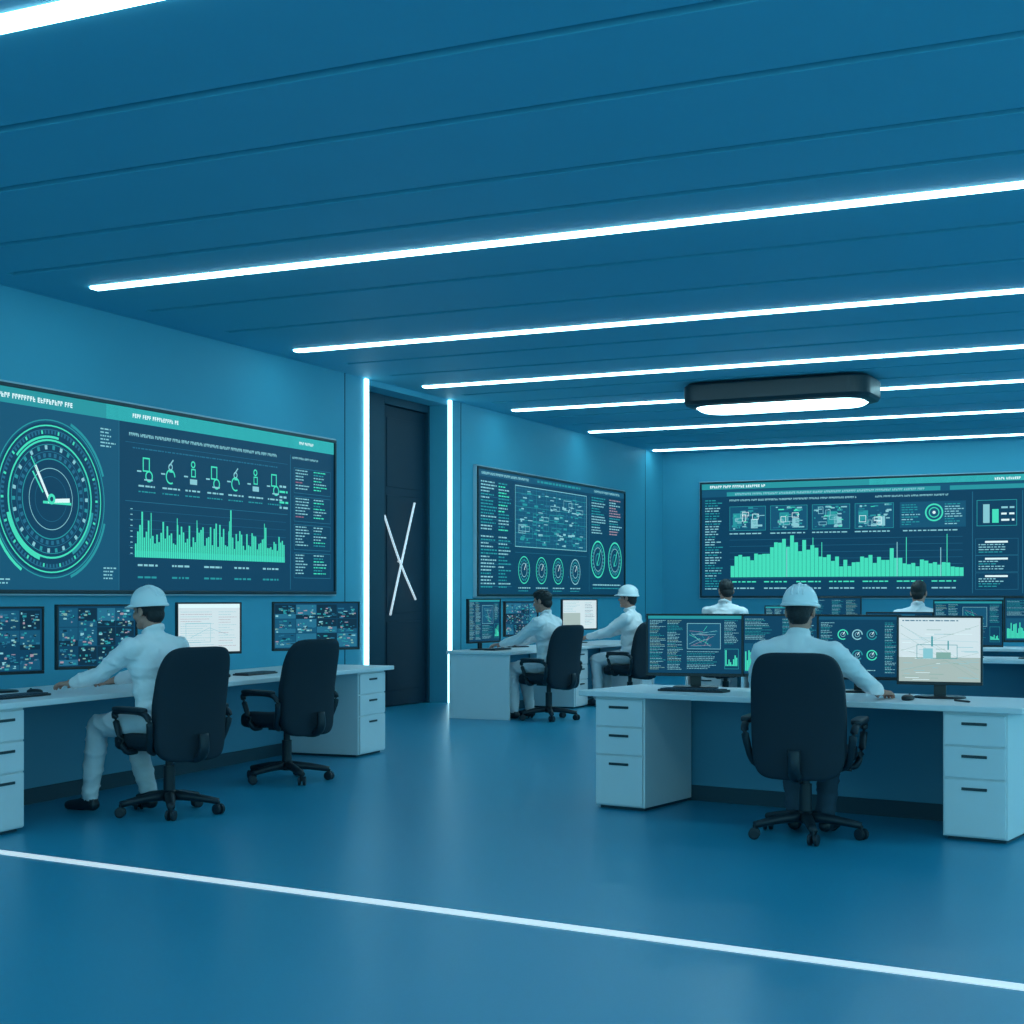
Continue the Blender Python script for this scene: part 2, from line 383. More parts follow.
def fill_c(c):
    w, h = c.w, c.h
    c.rect(0, h-0.10, w, 0.10, TMD, 1); c.rect(2.9, h-0.10, w-2.9, 0.10, HDR, 1)
    c.rect(0, h-.23, w, .12, PAN, 1); c.rect(0.45, h-0.22, 3.6, 0.07, TMD, 2); c.rect(4.2, h-0.22, 2.4, 0.07, TMD, 2)
    c.text(0.15, h-0.075, 0.045, 1.0, WHT); c.text(0.6, h-0.205, 0.036, 3.2, TXT); c.text(4.9, h-.08, .04, .4, WHT); c.text(5.4, h-.08, .04, .6, WHT)
    c.column(0.06, 0.1, h-0.28, 0.33, 0.018, 0.045, (TXT, TMD))
    c.text(0.5, h-0.31, 0.032, 2.2, TXT); c.text(3.0, h-0.31, 0.03, 1.2, TXT)
    for i in range(4):
        x = 0.5+i*0.72; c.rect(x, 1.12, 0.64, 0.42, PAN, 2); c.outline(x, 1.12, .64, .42, TMD, .008, 3)
        for k in range(45): c.rect(x+0.03+random.random()*0.5, 1.14+random.random()*0.36, random.uniform(.02, .10), random.uniform(.01, .035), random.choice((TXT, TMD, GRD, GRN, TXT, TMD)), 4)
        c.rect(x+.06+.1*(i % 3), 1.2, .16, .22, TMD, 4); c.rect(x+.38, 1.16, .12, .16, TXT, 4)
        for k in range(5): c.outline(x+.04+random.random()*.4, 1.16+random.random()*.22, random.uniform(.06, .15), random.uniform(.05, .12), random.choice((TXT, WHT)), .008, 5)
        c.words(x, 1.06, .02, .6, TXT)
    c.rect(3.4, 1.12, 1.05, .42, PAN, 2); c.ring(3.95, 1.36, 0.12, 0.145, GRN); c.ring(3.95, 1.36, 0.07, 0.085, GRN); c.ring(3.95, 1.36, 0, .025, WHT)
    c.column(3.43, 1.14, 1.5, .3, .016, .04, (TXT, TMD)); c.column(4.12, 1.14, 1.5, .3, .016, .04, (TXT, TMD)); c.words(3.45, 1.06, .02, .9, TXT)
    for k in range(7): c.rect(0.5, 0.30+k*0.11, 3.9, 0.005, GRD, 2)
    vals = [.28,.62,.58,.60,.55,.48,.62,.66,.62,.6,.85,.95,.88,1,.78,1.05,.9,.72,.98,.66,.82,.72,.55,.52,.5,.36,.5,.33,.42,.35,.3,.3,.48,.52,.50,.40,.45,.42,.5,.66,.48,.42,.3,.3,.28,.3,.36,.42,.4,.38,.36,.42,.32,.3,.28,.25]
    vals = [max(.18, v+random.uniform(-.08, .08)) for v in vals]
    c.bars(0.52, 0.32, 3.9, 0.70, len(vals), GRN, lambda t: vals[min(int(t*len(vals)+0.5), len(vals)-1)]*0.92, fill=.93)
    for x in (1.5, 1.95, 2.1, 3.35, 3.5, 4.05, 4.15): c.rect(x, 0.32, 0.012, random.uniform(.40, .70), random.choice((TXT, GRN)), 5)
    for yy in (0.23, 0.12):
        for k in range(7): c.words(0.55+k*0.56, yy, 0.022, 0.42, GRN if yy > .2 else TXT)
    c.rect(4.55, 0.04, 0.010, h-0.3, GRD, 3)
    c.outline(4.62, 1.12, 0.62, 0.42, TMD, .01); c.rect(4.72, 1.17, .1, .3, TXT, 4); c.rect(4.86, 1.17, .1, .22, GRN, 4); c.words(5.0, 1.2, .03, .2, WHT); c.words(5.0, 1.3, .03, .2, WHT); c.words(5.0, 1.4, .03, .2, TXT)
    for yy in (.85, .58, .3): c.rect(4.75, yy, .35, .03, WHT, 4); c.column(4.65, yy-.16, yy-.02, .5, .016, .04, (TXT, TMD)); c.outline(4.6, yy-.2, .66, .27, GRD, .006)
    c.rect(5.32, 0.04, 0.010, h-0.3, GRD, 3)
    for k, yy in enumerate((1.48, .95, .45)):
        c.outline(5.36, yy-.38, .68, .42, GRD, .006); c.outline(6.1, yy-.38, .58, .42, GRD, .006)
        c.column(5.4, yy-.34, yy, .6, .018, .045, (TXT, TMD, PNK) if k != 1 else (TXT, GRN)); c.column(6.15, yy-.34, yy, .45, .018, .045, (RED, TXT, TMD))

wall_screen((XW, 11.52, 1.41), R(90), 5.24, 1.64, fill_a)
wall_screen((XW, 20.38, 1.39), R(90), 5.36, 1.66, fill_b)
wall_screen((-4.79, YB, 1.37), 0, 6.75, 1.94, fill_c)

# ------------------------------------------------------------ monitors
def mfill(kind):
    def f(c):
        w, h = c.w, c.h; rnd = random
        if kind == 'cams':
            nx, ny = 4, 3
            for i in range(nx):
                for j in range(ny):
                    x = 0.008+i*(w-0.016)/nx; y = 0.008+j*(h-0.016)/ny; cw = (w-.016)/nx-.005; ch = (h-.016)/ny-.005
                    c.rect(x, y, cw, ch, rnd.choice((PAN, DRK, BG, GRD)), 1)
                    c.rect(x, y, cw, ch*rnd.uniform(.25, .5), rnd.choice((PAN, BG, GRD, DRK)), 1.5)
                    for k in range(24): c.rect(x+rnd.random()*cw*.8, y+rnd.random()*ch*.85, cw*rnd.uniform(.05, .2), ch*rnd.uniform(.03, .12), rnd.choice((TXT, AMB, TMD, PNK, TMD, DRK, GRD, GRD, GRD)), 2)
        elif kind == 'code':
            c.rect(0, 0, w, h, BG, .5); c.rect(0, h-.02, w, .02, TMD, 1)
            for col in range(2):
                c.column(.012+col*w*.19, .02, h-.03, w*.17, .0035, .010, (TXT, TMD, TXT, AMB))
            c.rect(w*.42, h*.42, w*.36, h*.45, PAN, 1); c.outline(w*.42, h*.42, w*.36, h*.45, TXT, .003)
            for k in range(18): c.seg(w*.44+rnd.random()*w*.2, h*.45+rnd.random()*h*.38, w*.55+rnd.random()*w*.2, h*.45+rnd.random()*h*.38, .002, rnd.choice((TMD, PNK, TXT, GRN)))
            c.column(w*.42, .02, h*.38, w*.36, .0035, .011, (TXT, TMD))
            c.outline(w*.82, .03, w*.15, h*.35, TMD, .003); c.bars(w*.83, .05, w*.13, h*.28, 8, GRN, lambda t: rnd.random(), 4); c.column(w*.82, h*.5, h*.92, w*.15, .0035, .010, (TMD, TXT))
        elif kind == 'gauge':
            c.rect(0, 0, w, h, BG, .5); c.rect(0, h-.02, w, .02, PAN, 1)
            for i, fx in enumerate((.30, .48, .66)):
                for j, fy in enumerate((.70, .36)):
                    c.ring(w*fx, h*fy, .026, .033, (GRN, TXT, TMD)[(i+j) % 3], 0, 300+20*i); c.ring(w*fx, h*fy, .012, .015, TXT); c.seg(w*fx, h*fy, w*fx+.012, h*fy+.018, .004, WHT)
                c.words(w*fx-.03, h*.1, .005, .06, TXT)
            c.column(.012, .02, h*.9, w*.18, .0035, .010, (TXT, TMD)); c.column(w*.82, .02, h*.9, w*.15, .0035, .010, (TMD, TXT))
        elif kind == 'plot':
            c.rect(0, 0, w, h, BG, .5); c.rect(.01, .01, w*.45, h*.5, PAN, 1); c.bars(.015, .02, w*.42, h*.4, 20, GRN, lambda t: .3+.7*rnd.random(), 3)
            c.column(.015, h*.58, h*.95, w*.4, .0035, .010, (TXT, TMD)); c.column(w*.52, .02, h*.95, w*.20, .0035, .010, (TXT, TMD)); c.column(w*.76, .02, h*.95, w*.20, .0035, .010, (TXT, TMD, AMB))
        elif kind == 'map':
            c.rect(0, 0, w, h, LGT, 1); c.rect(0, 0, w, h*.38, SND, 2)
            for k in range(8): c.seg(.01, rnd.uniform(.01, h-.03), w-.01, rnd.uniform(.01, h-.03), .0012, AMB if k % 3 else TXT, 3)
            for k in range(40):
                x0, y0 = .01+rnd.random()*w*.85, .01+rnd.random()*h*.85; x1 = min(x0+rnd.uniform(.02, .10), w-.01)
                c.seg(x0, y0, x1, y0, .0025, rnd.choice((TXT, WHT, AMB, TXT)))
            c.outline(w*.22, h*.36, w*.5, h*.22, TMD, .003, 5); c.rect(w*.30, h*.36, w*.12, h*.16, TXT, 5); c.rect(w*.46, h*.36, w*.18, h*.10, AMB, 5); c.rect(w*.40, h*.55, w*.02, h*.16, TMD, 5); c.rect(w*.6, h*.5, w*.015, h*.14, TMD, 5)
            c.words(.02, h-.02, .006, w*.7, GRD)
        elif kind == 'doc':
            c.rect(0, 0, w, h, LGT, 1); c.rect(0, h-.03, w, .03, WHT, 2)
            c.column(.02, .04, h-.06, w*.55, .003, .018, (TXT, PNK, TXT)); c.column(w*.65, .04, h-.06, w*.3, .003, .02, (PNK, TXT))
            c.outline(w*.12, h*.2, w*.4, h*.4, TXT, .003, 5); c.seg(w*.2, h*.3, w*.5, h*.5, .003, TXT); c.seg(w*.5, h*.5, w*.8, h*.35, .003, TXT)
        elif kind == 'docy':
            c.rect(0, 0, w, h, LGT, 1); c.rect(0.01, .02, w*.5, h*.5, SND, 2); c.column(w*.65, .04, h-.03, w*.3, .005, .02, (TXT, GRD)); c.column(.02, h*.6, h-.02, w*.5, .005, .02, (TXT,))
    return f
def monitor(x, y, phi, w, h, z0, kind, zt=0.75):
    e = empty('computer_monitor', (x, y, zt), R(phi))
    zb = z0-zt; t = .013
    b = MB()
    b.box(-w/2, w/2, -.004, .022, zb, zb+h)
    b.box(-w/2, w/2, -.018, -.004, zb, zb+.02); b.box(-w/2, w/2, -.018, -.004, zb+h-t, zb+h)
    b.box(-w/2, -w/2+t, -.018, -.004, zb+.02, zb+h-t); b.box(w/2-t, w/2, -.018, -.004, zb+.02, zb+h-t)
    b.box(-w*.3, w*.3, .022, .045, zb+h*.2, zb+h*.8)
    b.obj('housing', [M['mon']], e, .003)
    b = MB()
    b.box(-.035, .035, .045, .065, .012, zb+h*.55)
    n0 = len(b.v); prism(b, [(.15, .10, 0.001), (.15, .10, .008), (.14, .09, .014)]); b.v[n0:] = [(px, py+.04, pz) for px, py, pz in b.v[n0:]]
    b.obj('stand', [M['mon']], e, .002)
    c = Canvas(w-2*t, h-t-.02, BG, .006)
    mfill(kind)(c); o = c.obj('display', e); o.location = (0, 0, zb+.02)
    return e
def keyboard(x, y, phi, z=.75):
    e = empty('keyboard', (x, y, z), R(phi)); b = MB()
    b.box(-.22, .22, -.07, .07, .001, .014); b.obj('case', [M['mon']], e, .004); b = MB()
    for r in range(5):
        for k in range(15): b.box(-.205+k*.0275, -.205+k*.0275+.023, -.06+r*.0245, -.06+r*.0245+.02, .014, .020)
    b.obj('keys', [M['key']], e)
def mouse(x, y, phi, z=.75):
    e = empty('computer_mouse', (x, y, z), R(phi)); b = MB()
    b.sell((0, 0, .014), (.03, .055, .02), .8, .8, 20, 12, 0, lambda x, y, z: (x, y, max(z, -.013))); b.obj('shell', [M['mon']], e)
    b = MB(); b.cyl((-.004, .03, .032), .006, .008, 12, axis='X'); b.obj('wheel', [M['key']], e)

# ------------------------------------------------------------ desks
def desk(x, y, phi, Lg, D, cabs, ends=(True, True), zt=.75):
    e = empty('office_desk', (x, y, 0), R(phi))
    b = MB(); b.box(0, Lg, 0, D, zt-.035, zt); b.obj('desktop', [M['deskw']], e, .006)
    b = MB(); b.box(.05, Lg-.05, D-.14, D-.11, .10, zt-.036); b.obj('modesty_panel', [M['desk_shade']], e, .003)
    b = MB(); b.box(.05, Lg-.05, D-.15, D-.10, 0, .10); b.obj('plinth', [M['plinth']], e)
    for i, on in enumerate(ends):
        if on:
            b = MB(); xx = .02 if i == 0 else Lg-.05
            b.box(xx, xx+.03, .03, D-.03, 0, zt-.036); b.obj('end_panel', [M['deskw']], e, .003)
    for (c0, c1) in cabs:
        b = MB(); b.box(c0, c1, .05, D-.16, .02, zt-.036); b.obj('cabinet', [M['deskw']], e, .004)
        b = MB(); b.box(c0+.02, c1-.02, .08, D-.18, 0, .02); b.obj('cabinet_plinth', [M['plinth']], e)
        b = MB(); hh = MB()
        for z0, z1 in [(.03, .34), (.35, .52), (.53, zt-.05)]:
            b.box(c0+.012, c1-.012, .034, .05, z0, z1)
            m = (c0+c1)/2; zz = z1-.05
            hh.box(m-.07, m+.07, .026, .034, zz-.008, zz+.008)
        b.obj('drawer_fronts', [M['deskw']], e, .003); hh.obj('drawer_handles', [M['handle']], e, .002)
    return e
desk(-6.13, 5.7, 94.1, 5.76, .90, [(.12, .60), (.60, .93), (5.16, 5.66)], (True, False))
monitor(-6.92, 7.12, 72, .62, .43, .86, 'cams')
monitor(-6.95, 8.07, 68, .60, .44, .86, 'cams')
monitor(-7.02, 9.42, 62, .54, .40, .91, 'doc')
monitor(-7.06, 11.0, 58, .82, .42, .89, 'cams')
keyboard(-6.50, 6.85, 94); mouse(-6.62, 7.12, 94); mouse(-6.72, 9.2, 94); keyboard(-6.75, 9.65, 94)
desk(-3.73, 8.90, -8.6, 2.80, .85, [(.10, .46), (2.35, 2.71)], (False, False))
monitor(-3.12, 9.42, 10, .64, .41, .83, 'code')
monitor(-2.57, 9.53, 8, .52, .41, .83, 'plot')
monitor(-2.05, 9.45, 8, .52, .41, .83, 'gauge')
monitor(-1.50, 9.10, 6, .49, .41, .83, 'map')
keyboard(-3.02, 9.10, -4); mouse(-1.64, 8.86, -10)
e = empty('pen', (-1.33, 8.84, .757), R(-45)); b = MB(); b.cyl((-.07, 0, 0), .006, .13, 10, axis='X'); b.obj('barrel', [M['mon']], e)
b = MB(); b.lathe([(.006, 0), (.001, .015)], 10, (.06, 0, 0), axis='X'); b.obj('tip', [M['mon']], e)
desk(-7.0, 14.8, 90, 4.7, .80, [(1.9, 2.3), (4.2, 4.6)], (True, True))
monitor(-7.55, 15.25, 85, .70, .50, .83, 'code')
monitor(-7.55, 16.25, 78, .66, .42, .88, 'cams')
monitor(-7.55, 18.05, 65, .62, .40, .92, 'docy')
keyboard(-7.40, 15.3, 90); keyboard(-7.4, 17.4, 90)
desk(-4.5, 15.0, -2, 3.4, .85, [(.1, .5), (2.9, 3.3)], (True, True))
monitor(-3.62, 15.35, 12, .62, .42, .93, 'plot'); monitor(-2.92, 15.33, 10, .66, .42, .78, 'cams')
monitor(-2.24, 15.25, 8, .66, .46, .86, 'code'); monitor(-1.62, 15.3, 14, .58, .44, .91, 'plot')
keyboard(-2.9, 15.08, 0)
desk(-6.2, 18.25, -1, 5.6, .85, [(.1, .5), (2.5, 2.9), (5.1, 5.5)], (True, True))
monitor(-5.0, 18.85, 0, .6, .40, .84, 'code'); monitor(-2.7, 18.8, 0, .6, .40, .84, 'gauge')

# ------------------------------------------------------------ chairs
def chair(x, y, phi, sc=1.0, base=12):
    e = empty('office_chair', (x, y, 0), R(phi), sc)
    b = MB()
    for k in range(5):
        a = R(base+72*k); ca, sa = math.cos(a), math.sin(a)
        b.tube([(ca*.03, sa*.03, .115), (ca*.16, sa*.16, .105), (ca*.31, sa*.31, .080)], (.032, .020), 8, 0, 2, 1.2)
    b.lathe([(.04, .08), (.045, .09), (.045, .14), (.035, .15)], 20)
    b.obj('star_base', [M['chairp']], e)
    b = MB()
    for k in range(5):
        a = R(base+72*k); cx, cy = math.cos(a)*.31, math.sin(a)*.31; t = a+R(60)
        ux, uy = math.cos(t), math.sin(t)
        for s_ in (-1, 1):
            mb = MB(); mb.lathe([(.022, -.011), (.032, -.008), (.032, .008), (.022, .011)], 16, axis='X')
            vs = []
            for vx, vy, vz in mb.v:
                X = vx+s_*.018; vs.append((cx+ux*X-uy*vy, cy+uy*X+ux*vy, vz+.0325))
            b.add(vs, mb.f, 0, False)
        b.cyl((cx, cy, .03), .010, .050, 8)
    b.obj('casters', [M['chairp']], e)
    b = MB(); b.cyl((0, 0, .14), .036, .16, 20); b.cyl((0, 0, .30), .024, .10, 16)
    b.box(-.09, .09, -.13, .10, .375, .405); b.tube([(.09, .03, .39), (.20, .04, .385), (.25, .05, .38)], .008, 8); b.obj('gas_lift', [M['chairp']], e)
    b = MB()
    def sf(x, y, z):
        z += -.03*max(0, y-.12)/.13*abs(max(0, y-.12)/.13) + .03*(x/.26)**2
        return (x*(1-.10*max(0, -y)/.25), y, z)
    b.sell((0, .0, .445), (.268, .258, .058), .45, .32, 48, 16, 0, sf); b.obj('seat_cushion', [M['chair']], e)
    b = MB()
    def bf(x, y, z):
        t = z/.35
        wd = 1-.10*max(0, t)**2-.04*max(0, -t)**1.5
        yy = y-.05*t*0.9+.035*math.cos(t*1.9)+.10*(x/.25)**2*.45
        return (x*wd, yy, z)
    b.sell((0, -.292, .698), (.262, .048, .350), .35, .40, 48, 32, 0, bf); b.obj('backrest', [M['chair']], e)
    b = MB(); b.tube([(0, -.05, .375), (0, -.28, .365), (0, -.350, .42), (0, -.345, .52)], (.03, .026), 10, 0, 4, 1.3); b.obj('back_bracket', [M['chairp']], e)
    b = MB()
    for s_ in (-1, 1):
        b.tube([(s_*.20, .06, .40), (s_*.27, .07, .405), (s_*.30, .09, .50), (s_*.305, .13, .61), (s_*.305, .12, .645), (s_*.305, .0, .655), (s_*.305, -.15, .65), (s_*.30, -.21, .61), (s_*.285, -.20, .52), (s_*.26, -.16, .43), (s_*.2, -.12, .40)], .018, 10, 0, 4, 1.2)
        b.sell((s_*.305, -.02, .665), (.036, .16, .019), .5, .5, 24, 12)
    b.obj('armrests', [M['chairp']], e)
    return e

# ------------------------------------------------------------ people
def blob_mesh(prims, voxel, smooth, name):
    mb = MB(); nu, nv = 20, 14
    fs = []
    for j in range(nv):
        for i in range(nu):
            k = (i+1) % nu; fs.append((j*nu+i, j*nu+k, (j+1)*nu+k, (j+1)*nu+i))
    for p in prims:
        vs = []
        if p[0] == 'c':
            a, ra, c, rb = Vector(p[2]), p[3], Vector(p[4]), p[5]
            ax = (c-a); ln = ax.length
            ax = ax.normalized() if ln > 1e-6 else Vector((0, 0, 1))
            q = Vector((0, 0, 1)).rotation_difference(ax)
            for j in range(nv+1):
                ph = -math.pi/2+math.pi*j/nv
                for i in range(nu):
                    th = 2*math.pi*i/nu
                    dd = q @ Vector((math.cos(ph)*math.cos(th), math.cos(ph)*math.sin(th), math.sin(ph)))
                    lo = j <= nv//2
                    vs.append(tuple((a if lo else c)+dd*(ra if lo else rb)))
        else:
            c, r, m = Vector(p[2]), p[3], p[4]
            for j in range(nv+1):
                ph = -math.pi/2+math.pi*j/nv
                for i in range(nu):
                    th = 2*math.pi*i/nu
                    vs.append(tuple(c+m @ Vector((r[0]*math.cos(ph)*math.cos(th), r[1]*math.cos(ph)*math.sin(th), r[2]*math.sin(ph)))))
        mb.add(vs, fs)
    o = mb.obj('tmp', [])
    bm = bmesh.new(); bm.from_mesh(o.data); bmesh.ops.remove_doubles(bm, verts=bm.verts, dist=1e-6)
    bmesh.ops.recalc_face_normals(bm, faces=bm.faces); bm.to_mesh(o.data); bm.free()
    r = o.modifiers.new('r', 'REMESH'); r.mode = 'VOXEL'; r.voxel_size = voxel
    s = o.modifiers.new('s', 'SMOOTH'); s.factor = .5; s.iterations = smooth
    dg = bpy.context.evaluated_depsgraph_get(); dg.update()
    me = bpy.data.meshes.new_from_object(o.evaluated_get(dg))
    me.materials.clear()
    old = o.data; bpy.data.objects.remove(o); bpy.data.meshes.remove(old)
    me.name = name
    return me
def label(me, prims, labels):
    n = len(me.polygons); C = np.empty(n*3); me.polygons.foreach_get('center', C); C = C.reshape(-1, 3)
    best = np.full(n, 1e9); lab = np.zeros(n, dtype=np.int32)
    for p in prims:
        if p[0] == 'c':
            a, c = np.array(p[2]), np.array(p[4]); ab = c-a; L2 = max(ab@ab, 1e-9)
            t = np.clip((C-a)@ab/L2, 0, 1); d = np.linalg.norm(C-(a+t[:, None]*ab), axis=1)-(p[3]+(p[5]-p[3])*t)
        else:
            m = np.array(p[4]); q = ((C-np.array(p[2]))@m)/np.array(p[3])
            k = np.linalg.norm(q, axis=1); d = (k-1)*min(p[3])
        msk = d < best; best[msk] = d[msk]; lab[msk] = labels.index(p[1])
    me.polygons.foreach_set('material_index', lab)
    me.polygons.foreach_set('use_smooth', np.ones(n, dtype=bool))
def folds(me, seed):
    nr = [v.normal.copy() for v in me.vertices]
    for v, n in zip(me.vertices, nr):
        if v.co.z < .11: continue
        p = v.co
        r = 1-abs(noise.noise(Vector((p.x*7+seed, p.y*7, p.z*13))))*2.2
        r2 = noise.noise(Vector((p.x*3+seed, p.y*3, p.z*4)))
        v.co = p+n*(max(r, 0)**3*.009+r2*.006-.002)
I3 = Matrix.Identity(3)
def person(x, y, phi, sc=1.0, lean=.10, hl=(-.15, .52, .785), hr=(.15, .52, .785), hyaw=0, hpitch=-8, hat=True, legs=None, dz=0.0, twist=0.0, el=(0.35, 0.35), trousers='pants'):
    e = empty('seated_operator', (x, y, dz), R(phi), sc)
    P = []
    lr = Matrix.Rotation(-lean, 3, 'X'); tw = Matrix.Rotation(twist, 3, 'Z')
    hip = Vector((0, -.06, .58))
    def T(v): return hip+tw @ (lr @ (Vector(v)-Vector((0, 0, .58))))
    lm = tw @ lr
    ell = lambda lab, c, r, m=I3: P.append(('e', lab, tuple(c), r, m))
    cap = lambda lab, a, ra, c, rb: P.append(('c', lab, tuple(a), ra, tuple(c), rb))
    ell('pants', (0, -.06, .575), (.185, .145, .095))
    ell('shirt', T((0, 0, .66)), (.185, .140, .10), lm)
    ell('shirt', T((0, .005, .78)), (.172, .132, .17), lm)
    ell('shirt', T((0, .0, .93)), (.195, .130, .17), lm)
    ell('shirt', T((0, .01, 1.0)), (.178, .115, .10), lm)
    cap('shirt', T((-.14, -.01, 1.045)), .066, T((.14, -.01, 1.045)), .066)
    cap('shirt', T((0, -.01, 1.05)), .078, T((0, -.003, 1.115)), .056)
    for s_ in (-1, 1): cap('shirt', T((s_*.05, -.01, 1.095)), .042, T((s_*.16, -.01, 1.055)), .054)
    for k in range(12):
        a0, a1 = 2*math.pi*k/12, 2*math.pi*(k+1)/12
        cap('shirt', T((.056*math.cos(a0), .006+.060*math.sin(a0), 1.152-.018*math.sin(a0))), .015, T((.056*math.cos(a1), .006+.060*math.sin(a1), 1.152-.018*math.sin(a1))), .015)
    hands = []
    for s_, tgt, ex in ((-1, hl, el[0]), (1, hr, el[1])):
        S = T((s_*.192, .0, 1.035)); Wt = Vector(tgt); l1, l2 = .29, .26
        dv = Wt-S; dist = dv.length
        if dist > l1+l2-.01: Wt = S+dv.normalized()*(l1+l2-.01); dv = Wt-S; dist = dv.length
        u = dv.normalized(); hint = Vector((s_*ex, -.35, -1)); hint = (hint-u*hint.dot(u)).normalized()
        aa = (l1*l1-l2*l2+dist*dist)/(2*dist); hh = math.sqrt(max(l1*l1-aa*aa, 0))
        E = S+u*aa+hint*hh
        cap('shirt', S, .072, S+(E-S)*.5, .062); cap('shirt', S+(E-S)*.5, .062, E, .053)
        cap('shirt', E, .053, E+(Wt-E)*.4, .052); cap('shirt', E+(Wt-E)*.4, .052, Wt+(Wt-E).normalized()*-.02, .036)
        hands.append((s_, Wt, (Wt-E).normalized()))
    legs_ = legs or (((-.13, .36, .545), (-.14, .33, .10)), ((.13, .36, .545), (.14, .30, .10)))
    for s_, (K, A) in zip((-1, 1), legs_):
        Hp = Vector((s_*.09, -.05, .58)); K = Vector(K); A = Vector(A)
        cap('pants', Hp, .095, Hp+(K-Hp)*.5, .086); cap('pants', Hp+(K-Hp)*.5, .086, K, .070)
        cap('pants', K, .070, K+(A-K)*.35, .068); cap('pants', K+(A-K)*.35, .068, A+Vector((0, 0, .02)), .056)
        cap('sock', A+Vector((0, 0, .02)), .036, A+Vector((0, 0, -.03)), .036)
        f = (A-Vector((0, 0, A.z))); yo = Vector((s_*.03, .17, 0))
        cap('shoe', f+Vector((0, -.03, .048)), .040, f+Vector((s_*.008, .06, .050)), .042)
        cap('shoe', f+Vector((s_*.008, .05, .046)), .042, f+yo+Vector((0, 0, .033)), .032)
    me = blob_mesh(P, .011, 6, 'body'); folds(me, x*3+y); label(me, P, ['shirt', 'pants', 'sock', 'shoe'])
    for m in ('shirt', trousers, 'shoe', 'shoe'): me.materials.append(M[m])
    o = bpy.data.objects.new('body', me); COL.objects.link(o); o.parent = e
    # head
    nb = T((0, .0, 1.08)); HC = T((0, .03, 1.27))
    hm = Matrix.Rotation(R(hyaw), 3, 'Z') @ Matrix.Rotation(R(hpitch), 3, 'X')
    Q = []
    G = lambda v: tuple(HC+hm @ Vector(v))
    el_ = lambda lab, c, r, m=I3: Q.append(('e', lab, G(c), r, hm @ m))
    cp = lambda lab, a, ra, c, rb: Q.append(('c', lab, G(a), ra, G(c), rb))
    el_('skin', (0, -.01, .03), (.074, .094, .083)); el_('skin', (0, .02, -.02), (.063, .072, .088))
    el_('skin', (0, .035, -.072), (.046, .048, .036)); cp('skin', (-.012, .068, -.092), .016, (.012, .068, -.092), .016)
    cp('skin', (0, .086, .012), .008, (0, .106, -.020), .0115); cp('skin', (-.011, .094, -.024), .008, (.011, .094, -.024), .008)
    cp('skin', (-.036, .076, .024), .011, (.036, .076, .024), .011)
    cp('lips', (-.020, .083, -.050), .0065, (.020, .083, -.050), .0065); cp('lips', (-.016, .083, -.060), .0075, (.016, .083, -.060), .0075)
    for s_ in (-1, 1):
        el_('skin', (s_*.038, .06, -.022), (.026, .026, .028))
        el_('skin', (s_*.076, -.008, -.004), (.010, .019, .031), Matrix.Rotation(s_*.3, 3, 'Z'))
        cp('skin', (s_*.045, .0, -.055), .022, (s_*.03, .05, -.082), .02)
    Q.append(('c', 'skin', G((0, -.025, -.05)), .056, tuple(nb), .058))
    el_('hair', (0, -.022, .038), (.081, .098, .088)); el_('hair', (0, -.06, -.02), (.066, .050, .062))
    for s_ in (-1, 1): cp('hair', (s_*.068, .012, .03), .014, (s_*.072, .012, -.008), .006)
    if not hat:
        el_('hair', (0, .005, .075), (.074, .090, .060)); cp('hair', (-.03, .062, .088), .022, (.035, .058, .09), .022)
    me = blob_mesh(Q, .0055, 3, 'head'); label(me, Q, ['skin', 'hair', 'lips'])
    for m in ('skin', 'hair', 'lips'): me.materials.append(M[m])
    o = bpy.data.objects.new('head', me); COL.objects.link(o); o.parent = e
    b = MB()
    for s_ in (-1, 1):
        for rr, off, mi in ((.0125, .077, 0), (.0062, .0855, 1)):
            b.sell(G((s_*.030, off, .002)), (rr, rr, rr), 1, 1, 16, 10, mi)
    b.obj('eyes', [M['eye'], M['iris']], e)
    if hat:
        b = MB(); n = 40; vs = []; rings = 14
        cz = .040; RX, RY, RZ = .102, .124, .118
        for j in range(rings+1):
            t = j/rings*math.pi/2
            for i in range(n):
                a = 2*math.pi*i/n
                cr = math.cos(t)**.85 if j < rings else 0.0
                vs.append(G((RX*cr*math.cos(a), -.008+RY*cr*math.sin(a), cz+RZ*math.sin(t))))
        fs = []
        for j in range(rings):
            for i in range(n):
                k = (i+1) % n; fs.append((j*n+i, j*n+k, (j+1)*n+k, (j+1)*n+i))
        b.add(vs, fs, 0, True)
        vs = []
        for lev in range(4):
            for i in range(n):
                a = 2*math.pi*i/n; fr = max(0, math.sin(a))**2
                ex_ = (0.0, .009+.035*fr, .011+.036*fr, 0.0)[lev]; zz = (.010, .000-.006*fr, -.008-.006*fr, -.012)[lev]
                vs.append(G(((RX+ex_)*math.cos(a), -.008+(RY+ex_)*math.sin(a), cz+zz)))
        fs = []
        for j in range(3):
            for i in range(n):
                k = (i+1) % n; fs.append((j*n+i, (j+1)*n+i, (j+1)*n+k, j*n+k))
        fs.append(tuple(3*n+i for i in range(n)))
        b.add(vs, fs, 0, True)
        for xo, rr in ((0, .010), (-.032, .007), (.032, .007)):
            pts = []
            for k in range(-5, 6):
                t = k/5*1.15; sx = math.sqrt(max(0, 1-(xo/RX)**2))
                pts.append(G((xo, -.008+RY*sx*math.sin(t), cz+RZ*sx*math.cos(t)**.9-.001)))
            b.tube(pts, rr, 8, 0, 2)
        b.obj('hard_hat', [M['helmet']], e)
